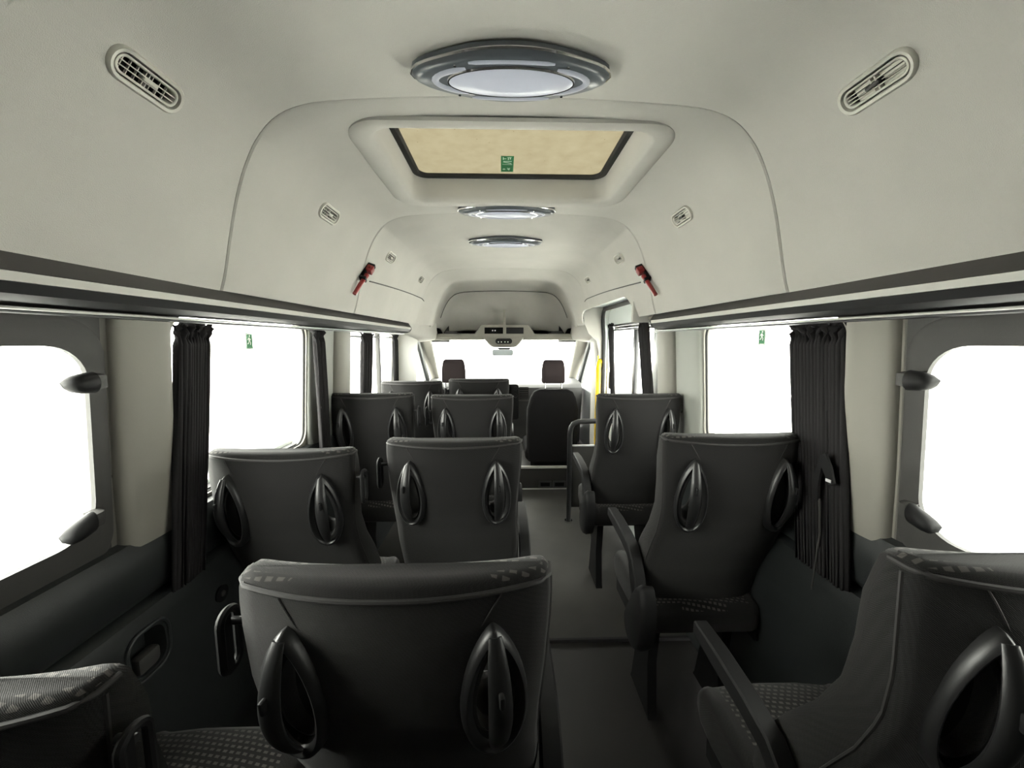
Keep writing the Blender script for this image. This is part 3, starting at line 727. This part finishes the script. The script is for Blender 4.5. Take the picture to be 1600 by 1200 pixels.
# ------------------------------------------------------------------ seats
SP = [(.40, .185, .085, .195), (.50, .165, .115, .205), (.60, .135, .120, .213), (.70, .085, .112, .212), (.78, .045, .098, .207), (.86, .015, .088, .207), (.94, .002, .082, .213), (1.02, .0, .074, .219), (1.06, .0, .062, .2205), (1.082, .001, .054, .220), (1.094, .004, .044, .217), (1.099, .009, .034, .211)]
def sp(z):
    for a, b in zip(SP, SP[1:]):
        if z <= b[0]:
            t = max(0, (z - a[0]) / (b[0] - a[0])); t = t
            return tuple(a[i] + (b[i] - a[i]) * t for i in range(1, 4))
    return SP[-1][1:]
def bulge_at(z): return .034 + .006 * min(1, max(0, (z - .6) / .4))
def back_y(x, z):
    yb, th, hw = sp(z); return yb - bulge_at(z) * (1 - min(1, abs(x) / hw) ** 2.2)
def back_ring(z):
    yb, th, hw = sp(z); bl = bulge_at(z); r = .02; out = []; N = 18
    for k in range(N + 1):                       # back, left to right
        x = -hw + .008 + (2 * hw - .016) * k / N; out.append((x, yb - bl * (1 - (abs(x) / hw) ** 2.2), z))
    out += [(hw - .002, yb + .010, z), (hw, yb + .022, z), (hw, yb + th - .02, z), (hw - .006, yb + th - .004, z)]
    for k in range(N + 1):                       # front, right to left, slightly hollow
        x = (hw - .016) * (1 - 2 * k / N); out.append((x, yb + th - .022 * (1 - (abs(x) / hw) ** 3), z))
    out += [(-hw + .006, yb + th - .004, z), (-hw, yb + th - .02, z), (-hw, yb + .022, z), (-hw + .002, yb + .010, z)]
    return out
def teardrop(a, b, n=36, m=.42):
    out = []
    for k in range(n):
        t = 2 * math.pi * k / n; s2 = abs(math.sin(t / 2))
        out.append((a * 1.1 * math.sin(t) * s2 ** m, b * math.cos(t)))
    return out
HX, HZ = .138, .922
def handle_frame(s):
    x = s * HX; z = HZ
    y = back_y(x, z); dx = (back_y(x + .01, z) - back_y(x - .01, z)) / .02; dz = (back_y(x, z + .06) - back_y(x, z - .06)) / .12
    U = Vector((1, dx, 0)).normalized(); V = Vector((0, dz, 1)).normalized(); Nn = U.cross(V).normalized()   # Nn towards the rear?
    if Nn.y > 0: Nn = -Nn
    M = Matrix((U, V, Nn)).transposed().to_4x4(); M.translation = Vector((x, y, z)); return M
def make_seat(guide, arm, lab):
    root = empty('passenger_seat', (0, 0, 0), label=lab, cat='seat', group='black coach seats with teardrop grab handles')
    zs = []
    for a, b in zip(SP, SP[1:]):
        k = 3 if b[0] - a[0] > .03 else 1
        zs += [a[0] + (b[0] - a[0]) * j / k for j in range(k)]
    zs.append(SP[-1][0]); rings = [back_ring(z) for z in zs]
    # smooth between control rings
    mb = MB(); mb.loft(rings)
    top = [i for i, f_ in enumerate(mb.f) if min(mb.v[v][2] for v in f_) > 1.084]
    mb.f = mb.f[:-1]; mb.mi = mb.mi[:-1]         # replace the flat cap by a shallow crown
    last = rings[-1]; n = len(last); cy = sum(p[1] for p in last) / n
    inner = [(p[0] * .97, cy + (p[1] - cy) * .5, 1.1005) for p in last]
    mb.add(last + inner, [(i, (i + 1) % n, n + (i + 1) % n, n + i) for i in range(n)] + [tuple(n + i for i in range(n))])
    for i, f_ in enumerate(mb.f):
        zc = min(mb.v[v][2] for v in f_); xc = sum(abs(mb.v[v][0]) for v in f_) / len(f_); yc = sum(mb.v[v][1] for v in f_) / len(f_)
        if zc > 1.086 and xc > .135: mb.mi[i] = 1
    back = mb.build('backrest', [M_fab, M_pat], root, ang=60)
    cut = []
    for s in (-1, 1):
        M = handle_frame(s); p = teardrop(.026, .078)
        c = MB().loft([[(a, b - .012, d) for a, b in p] for d in (.05, -.16)]); c.xform(M); cut.append(c.build('cut', M_black))
    boolean(back, cut); back.data.set_sharp_from_angle(angle=R(60))
    # piping along the rear top edge and down the panel seams
    pp = []
    for k in range(31):
        x = -.216 + .432 * k / 30; pp.append((x, back_y(x, 1.084) - .001 + (.012 if k in (0, 30) else 0), 1.0865 - .006 * (1 - (x / .216) ** 2)))
    pp = [(-.219, .035, 1.088)] + pp + [(.219, .035, 1.088)]
    MB().tube(pp, .0042, 8).build('piping', M_pipe, root)
    for s in (-1, 1):
        sm = MB(); sm.tube([(s * (.150 - .012 * t * 3), back_y(s * (.150 - .012 * t * 3), 1.082 - .12 * t) - .0002, 1.082 - .06 * t) for t in (0, .25, .5, .75, 1)], .0013, 5); sm.build('seam', M_pipe, root)
        sm = MB(); sm.tube([(s * (sp(z)[2] - .001), sp(z)[0] + .016, z) for z in [1.08 - .6 * k / 20 for k in range(21)]], .0028, 6)
        sm.build('seam', M_pipe, root)
    for s in (-1, 1):
        M = handle_frame(s); h = MB()
        T = lambda a, b, d, dy=0: [(u, v + dy, d) for u, v in teardrop(a, b)]
        h.loft([T(.050, .116, -.012), T(.050, .116, .001), T(.0475, .111, .010), T(.043, .104, .013), T(.038, .097, .010, -.003), T(.032, .088, .0, -.008)], caps=False)
        h.xform(M); hd = h.build('grab_handle', M_handle, root, ang=50)
        li = MB().loft([T(.032, .088, .0, -.008), T(.026, .078, -.03, -.012), T(.0245, .076, -.088, -.012), T(.0265, .0785, -.090, -.012)], caps=False)
        li.xform(M); li.build('handle_lining', M_lining, hd, ang=50)
        L = []; rr = []
        for k in range(17):
            t = k / 16; L.append((0, .108 - .200 * t, .004 + .036 * math.sin(math.pi * (t * .94 + .03)) ** .8)); rr.append(.004 + .0125 * math.sin(math.pi * (t * .9 + .05)) ** .5)
        b = MB().tube(L, rr, 12, up=(0, 0, 1), flat=.5); b.xform(M); b.build('grip_bar', M_handle, hd)
        b = MB(); b.box(-.0035, .0035, .030, .052, .040, .0515, bev=.003); b.xform(M); b.build('clip', M_black, hd)
    # cushion
    cu = MB(); rings = []
    for (y, zt, zb_, hw) in ((.10, .470, .40, .195), (.12, .490, .385, .210), (.18, .500, .38, .215), (.30, .500, .375, .217), (.40, .502, .375, .218), (.455, .496, .385, .216), (.480, .475, .40, .210), (.488, .45, .42, .20)):
        ring = []
        for (u, v) in rrect(-hw, hw, zb_, zt, .028, 4): ring.append((u, y, v))
        mid_ = []
        # insert crown points along the top
        out = ring[:5] + [(x, y, zt + .006 * (1 - (x / hw) ** 2) - (.006 if abs(abs(x) - .165) < .006 else 0)) for x in (.17, .165, .16, .08, 0, -.08, -.16, -.165, -.17)] + ring[5:]
        rings.append(out)
    cu.loft(rings)
    for i, f_ in enumerate(cu.f):
        c = [sum(cu.v[v][d] for v in f_) / len(f_) for d in range(3)]
        if abs(c[0]) < .168 and c[2] > .485 and c[1] < .46: cu.mi[i] = 1
    cu.build('cushion', [M_fab, M_pat], root, ang=50)
    fr = MB().box(-.215, .215, .17, .20, .375, .425, bev=.006).box(-.215, .215, .36, .39, .345, .38, bev=.006)
    fr.box(-.217, -.200, .12, .42, .345, .40, bev=.005).box(.200, .217, .12, .42, .345, .40, bev=.005); fr.build('seat_frame', M_black, root)
    hr = MB().box(-.225, .225, .135, .165, .425, .475, bev=.008); hr.build('cross_bar', M_metalgrey, root)
    for s in (-1, 1):
        lg = MB().loft([[(s * .14 - .018, .13 + dy, z), (s * .14 + .018, .13 + dy, z), (s * .14 + .018, .13 + dy + w_, z), (s * .14 - .018, .13 + dy + w_, z)] for z, dy, w_ in ((0, .04, .20), (.02, .05, .18), (.20, .07, .12), (.36, .05, .20))])
        lg.build('leg', M_black, root)
    if arm:
        s = arm; X = s * .240
        pts = [(X, .075, .44), (X, .10, .52), (X, .125, .585), (X, .150, .63), (X, .18, .652), (X, .25, .664), (X, .36, .672), (X, .44, .674)]
        a = MB(); rings = []
        for i, p in enumerate(pts):
            p0 = Vector(pts[max(i - 1, 0)]); p1 = Vector(pts[min(i + 1, len(pts) - 1)]); t = (p1 - p0).normalized(); nn = Vector((1, 0, 0)).cross(t).normalized()
            hw, ht = (.021, .030 if i < 3 else .021)
            if i == len(pts) - 1: hw, ht = .019, .017
            c = Vector(p); rings.append([c + Vector((u * hw, 0, 0)) + nn * (v * ht) for u, v in ((-1, -.8), (-.8, -1), (.8, -1), (1, -.8), (1, .8), (.8, 1), (-.8, 1), (-1, .8))])
        a.loft(rings); a.build('armrest', M_black, root, ang=35)
        cv = MB(); out = []
        shp = [(.00, .50), (.005, .56), (.03, .605), (.06, .60), (.10, .55), (.15, .47), (.175, .42), (.16, .375), (.12, .355), (.06, .37), (.02, .42)]
        for d, k in ((-.022, .97), (.012, 1.0), (.026, .93), (.030, .85)):
            out.append([(X + s * d, .085 + (a_ - .085) * k, .47 + (b_ - .47) * k) for a_, b_ in cap_smooth(shp + [shp[0]], 3)[:-1]])
        cv.loft(out); cv.build('pivot_cover', M_black, root, ang=50)
    if guide:
        s = guide; X0 = s * .214; X1 = s * .243
        g_ = MB(); loop = [(a_, b_) for a_, b_ in rrect(.0, .035, .935, 1.03, .016, 5)]
        g_.tube([(X1 + s * .002, a_, b_) for a_, b_ in loop], .006, 8, closed=True)
        g_.box(*sorted((X1 - .002, X1 + .002)), .004, .018, .94, 1.025)
        g_.build('belt_guide', M_black, root)
        MB().tube([(X0, .022, 1.01), (X1, .022, 1.01)],   .006, 12).build('peg', M_metalgrey, root)
    return root
def put(o, x, y, top, rx=0, lab=None, rz=0):
    o.location = (x, y, 0); k = top / 1.10; o.scale = (1, 1, k); o.rotation_euler = (rx, 0, rz)
    if lab: o['label'] = lab
    return o
S_R = make_seat(1, -1, 'x'); S_m = make_seat(-1, 1, 'x'); S_l = make_seat(1, 0, 'x')
def side_seat(o, x, y, top, lab, k=.955, rx=0):
    put(o, x * k, y * k, 1.40 - (1.40 - top) * k, rx, lab); o.scale.x = k; return o
o = put(S_m, -.155, .520, 1.072, lab='nearest middle seat, its wide black back filling the bottom centre'); o.scale.x = 1.03
put(copy_tree(S_m), -.158, 1.218, 1.083, lab='middle seat in the second row, directly beyond the nearest middle seat').scale.x = 1
put(copy_tree(S_m), -.162, 2.03, 1.112, lab='middle seat in the third row, left of the aisle').scale.x = 1
put(copy_tree(S_m), -.172, 2.79, 1.122, lab='farthest middle seat, in front of the dashboard').scale.x = 1
side_seat(S_l, -.677, 1.15, 1.070, 'left window seat in the second row by the pleated curtain')
side_seat(copy_tree(S_l), -.695, 2.03, 1.122, 'left window seat in the third row, light showing through its handle')
side_seat(copy_tree(S_l), -.660, 2.78, 1.108, 'farthest left window seat, very dark, below the left cab window')
side_seat(copy_tree(S_l), -.695, .410, 1.000, 'nearest left window seat, cut off at the bottom left corner')
side_seat(S_R, .720, 1.146, 1.110, 'right single seat in the middle, beside the wide gathered curtain')
side_seat(copy_tree(S_R), .712, 1.946, 1.126, 'farthest right single seat behind the modesty rail')
side_seat(copy_tree(S_R), .785, .48, 1.098, 'nearest right single seat, cut off by the right edge', k=.9)

# ------------------------------------------------------------------ modesty rail by the sliding door
e = empty('modesty_rail', (.70, 2.84, 0), label='black tube rail with panel in front of the far right seat', cat='rail')
MB().tube([(-.19, 0, .012), (-.19, 0, .70), (-.183, 0, .745), (-.165, 0, .775), (-.13, 0, .79), (.0, 0, .795), (.17, 0, .795)], .019, 12).build('tube', M_metalgrey, e)
MB().box(-.17, .17, -.006, .006, .12, .60, bev=.002).build('panel', M_frame, e)
MB().box(-.17, .17, -.009, .009, .60, .612, bev=.002).build('panel_edge', M_label, e)
MB().tube([(-.19, 0, 0), (-.19, 0, .014)], .030, 16).build('floor_flange', M_chrome, e)

# ------------------------------------------------------------------ cab: step, floor, vents
st = MB().box(CX - .97, CX + .97, 3.5, 5.2, -.08, .215, bev=.004).build('floor', M_floor2); tag(st, kind='structure')
tag(MB().box(CX - .9, CX + .9, 3.488, 3.512, .205, .228, bev=.004).build('trim_34', M_led), kind='structure')
tag(MB().box(CX - .9, CX + .9, 3.492, 3.50, 0, .012, bev=.002).build('trim_35', M_led), kind='structure')
for i, x in enumerate((.40, .535)):
    e = empty('step_outlet', (x, 3.496, .02), label=['left black rectangular outlet low on the cab step', 'right black rectangular outlet low on the cab step, by the rail post'][i], cat='outlet', group='outlets in the cab step')
    MB().loft([[(a, y, b) for a, b in rrect(-.06, .06, 0, .062, .004, 3)] for y in (0, -.008)]).build('frame', M_metalgrey, e)
    MB().box(-.043, .043, -.0095, -.007, .014, .048).build('opening', M_dark, e)

def cab_seat(x, y, lab, hz=1.015, body=True):
    e = empty('cab_seat', (x, y, .215), label=lab, cat='seat', group='cab seats with headrests')
    if body:
        rings = []
        for z, hw, yb, th in ((.06, .225, .06, .14), (.20, .235, .05, .14), (.40, .24, .04, .13), (.56, .235, .02, .12), (.66, .21, .01, .11), (.72, .18, .01, .10), (.745, .13, .02, .07)):
            rings.append([(a, b, z) for a, b in rrect(-hw, hw, yb, yb + th, min(.045, th / 2 - .002), 5)])
        MB().loft(rings).build('backrest', M_cab, e, ang=70)
        MB().box(-.25, .25, .08, .55, .06, .20, bev=.04, seg=4).build('seat_cushion', M_cab, e, ang=70)
        MB().box(-.20, .20, .10, .50, 0, .08, bev=.01).build('pedestal', M_black, e)
    z0 = hz - .215
    hr = []
    for z, hw, th in ((0, .095, .06), (.012, .105, .085), (.10, .108, .10), (.17, .100, .09), (.20, .090, .07), (.21, .078, .04)):
        hr.append([(a, b, z0 + z) for a, b in rrect(-hw, hw, .055 - th / 2, .055 + th / 2, th / 2 - .004, 6)])
    MB().loft(hr).build('headrest', M_headrest, e, ang=70)
    for s in (-1, 1): MB().tube([(s * .075, .055, z0 - .09), (s * .075, .055, z0 + .02)], .006, 8).build('headrest_post', M_chrome, e)
    return e
cab_seat(.462, 3.42, 'black front passenger seat with headrest, right of the aisle')
cab_seat(-.440, 3.42, 'driver seat headrest on chrome posts against the windscreen', hz=1.022)

# ------------------------------------------------------------------ dashboard
e = empty('dashboard', (CX, 4.3, .215), label='dark dashboard with centre stack under the windscreen', cat='dashboard')
rings = []
for x in [-.88 + 1.76 * k / 24 for k in range(25)]:
    h = .03 * math.exp(-((x + .45) / .2) ** 2)
    rings.append([(x, y, z + (h if z > .6 else 0)) for y, z in ((.10, 0), (.06, .25), (.02, .42), (-.01, .56), (.0, .655), (.03, .685), (.08, .70), (.30, .72), (.62, .71), (.62, 0))])
MB().loft(rings).build('dash_body', M_dash, e, ang=35)
MB().box(.02, .62, -.02, .02, .50, .515, bev=.004).build('trim_bar', M_rail, e)
MB().loft([[(a, y, b) for a, b in rrect(-.06, .16, .30, .70, .03, 5)] for y in (-.005, -.045)]).build('centre_stack', M_black, e)
for k, z in enumerate((.655, .575)):
    MB().loft([[(.125 + .022 * math.cos(t * math.pi / 10), y, z + .022 * math.sin(t * math.pi / 10)) for t in range(20)] for y in (-.04, -.06)]).build('dial', M_black, e)
    MB().tube([(.125 + .022 * math.cos(t * math.pi / 10), -.061, z + .022 * math.sin(t * math.pi / 10)) for t in range(20)], .002, 5, closed=True).build('dial_ring', M_chrome, e)
v = MB().loft([[(a, y, b) for a, b in rrect(.165, .275, .535, .665, .012, 4)] for y in (.0, -.022)]).build('air_outlet', M_black, e)
q = MB().tube([(a, -.024, b) for a, b in rrect(.165, .275, .535, .665, .012, 4)], .003, 6, closed=True)
for k in range(5): q.box(.172, .268, -.028, -.022, .55 + .024 * k, .556 + .024 * k)
q.build('outlet_slats', M_rail, v)
q = MB().box(-.04, .08, -.048, -.044, .57, .68, bev=.003); q.build('screen', M_dark, e)

# ------------------------------------------------------------------ windscreen, pillars, header
q = [(CX - .79, 4.14, 1.42), (CX + .79, 4.14, 1.42), (CX + .86, 4.98, .86), (CX - .86, 4.98, .86)]
ws = MB().add(q + [(a, b + .006, c) for a, b, c in q], [(0, 1, 2, 3), (7, 6, 5, 4), (0, 4, 5, 1), (1, 5, 6, 2), (2, 6, 7, 3), (3, 7, 4, 0)]).build('window_8', M_glass); tag(ws, kind='structure')
for side, n in ((-1, 36), (1, 38)):
    rings = []
    for k in range(9):
        t = k / 8; y = 4.06 + .92 * t; z = 1.47 - .60 * t; xo = .93 + .01 * t; xi = .775 + .055 * t
        rings.append([(sx(side, xi), y + .03, z), (sx(side, xi + .01), y - .02, z - .012), (sx(side, xo - .03), y - .05, z - .02), (sx(side, xo), y - .03, z - .02), (sx(side, xo), y + .05, z)])
    tag(MB().loft(rings).build('trim_%d' % n, M_beige, ang=60), kind='structure')
    # dark door window frame following the pillar
    tag(MB().tube([(sx(side, .915), 3.96, 1.42), (sx(side, .915), 4.06, 1.385), (sx(side, .92), 4.25, 1.24), (sx(side, .925), 4.55, .98), (sx(side, .925), 4.62, .90)], .036, 8).build('trim_%d' % (n + 1), M_greypl), kind='structure')
    # front door: lower panel, glass, header
    d = empty('door_%d' % (2 if side < 0 else 3), (sx(side, .93), 4.4, .1), kind='structure')
    a, b = -.02, .02
    MB().box(a, b, -.55, .6, 0, .75, bev=.01).build('door_panel', M_greypl, d)
    MB().box(.0, .004, -.55, .6, .75, 1.36).build('glass', M_glass, d)
    MB().box(a, b, -.55, -.30, 1.31, 1.42, bev=.01).build('door_header', M_beige, d)
    MB().box(-.01, .01, -.52, -.50, .74, 1.31).build('window_frame', M_greypl, d)
# side mirrors outside, faint through the glass
for side, nm in ((-1, 'left'), (1, 'right')):
    e = empty('wing_mirror', (sx(side, 1.08), 4.72, .98), label='%s wing mirror outside the cab door' % nm, cat='mirror', group='wing mirrors')
    MB().loft([[(a, y, b) for a, b in rrect(-.09, .09, 0, .30, .04, 5)] for y in (0, .06)]).build('housing', M_black, e)
    MB().box(-.08, .08, -.004, .001, .02, .28).build('mirror', M_mirror, e)
    MB().tube([(-side * .07, .03, .03), (-side * .16, .03, .02)], .02, 8).build('arm', M_black, e)
# windscreen header with shelf above
tag(MB().box(CX - .80, CX + .80, 4.02, 4.16, 1.405, 1.455, bev=.012).build('trim_40', M_beige), kind='structure')
e = empty('overhead_shelf', (CX, 3.98, 1.45), label='beige overhead storage shelf above the windscreen', cat='shelf')
MB().box(-.76, .76, -.02, .30, .0, .014, bev=.003).build('tray', M_beige, e)
MB().box(-.76, .76, -.03, -.015, -.022, .018, bev=.004).build('front_lip', M_beige, e)
pr = [(-.31, 0), (-.235, .105), (.245, .105), (.32, 0)]
MB().loft([[(a, y, b) for a, b in pr] for y in (-.04, .10)]).build('slot_console', M_beige, e, ang=20)
for i, (a, b) in enumerate(((-.20, -.012), (.02, .195))):
    MB().box(a, b, -.044, -.038, .018, .082, bev=.001).build('slot', M_dark if i == 0 else M_black, e)
MB().tube([(-.118, -.045, .05), (-.118, -.049, .05)], .007, 8).tube([(-.093, -.045, .05), (-.093, -.049, .05)], .007, 8).build('socket', M_label, e)
MB().loft([[(-.012, y, .10), (.016, y, .10), (.014, y, .26), (-.010, y, .26)] for y in (-.03, .16)]).build('divider', M_beige, e)
for s in (-1, 1):
    MB().loft([[(s * .62, y, .01), (s * .45, y, .01), (s * .49, y, .045), (s * .60, y, .05)] for y in (.02, .25)]).build('side_box', M_frame, e)
    MB().loft([[(s * .76, y, -.02), (s * .71, y, -.02), (s * .745, y, .12), (s * .775, y, .12)] for y in (-.03, .25)]).build('end_bracket', M_beige, e)
e = empty('overhead_console', (CX - .005, 4.0, 1.35), label='beige overhead console with dark oval switch panel above the mirror', cat='console')
rg = []
for z, hw, y0 in ((.076, .205, -.03), (.065, .20, -.035), (.02, .165, -.03), (-.015, .13, -.01), (-.022, .10, .02)):
    rg.append([(a, b, z) for a, b in rrect(-hw, hw, y0, .12, .03, 5)])
MB().loft(rg).build('console_body', M_beige, e, ang=60)
MB().loft([[(a, y, b) for a, b in rrect(-.085, .085, .015, .07, .026, 6)] for y in (-.025, -.042)]).build('switch_panel', M_black, e)
q = MB()
for x in (-.055, -.025, .012, .042): q.tube([(x, -.042, .035), (x, -.046, .035)], .006, 8)
q.build('switches', M_signw, e)
e = empty('rear_view_mirror', (CX - .02, 3.96, 1.255), label='silver rear view mirror hanging from the overhead console', cat='mirror')
MB().loft([[(a, y, b) for a, b in rrect(-.105, .11, -.012, .055, .022, 5)] for y in (-.004, .02)]).build('housing', M_label, e, ang=60)
MB().loft([[(a, y, b) for a, b in rrect(-.10, .105, -.007, .050, .02, 5)] for y in (-.0055, -.004)]).build('mirror', M_mirror, e)
MB().loft([[(-.07, .01, .071), (.09, .01, .071), (.09, .06, .071), (-.07, .06, .071)], [(.0, .01, .04), (.06, .01, .04), (.06, .03, .04), (.0, .03, .04)]]).build('stem', M_black, e)
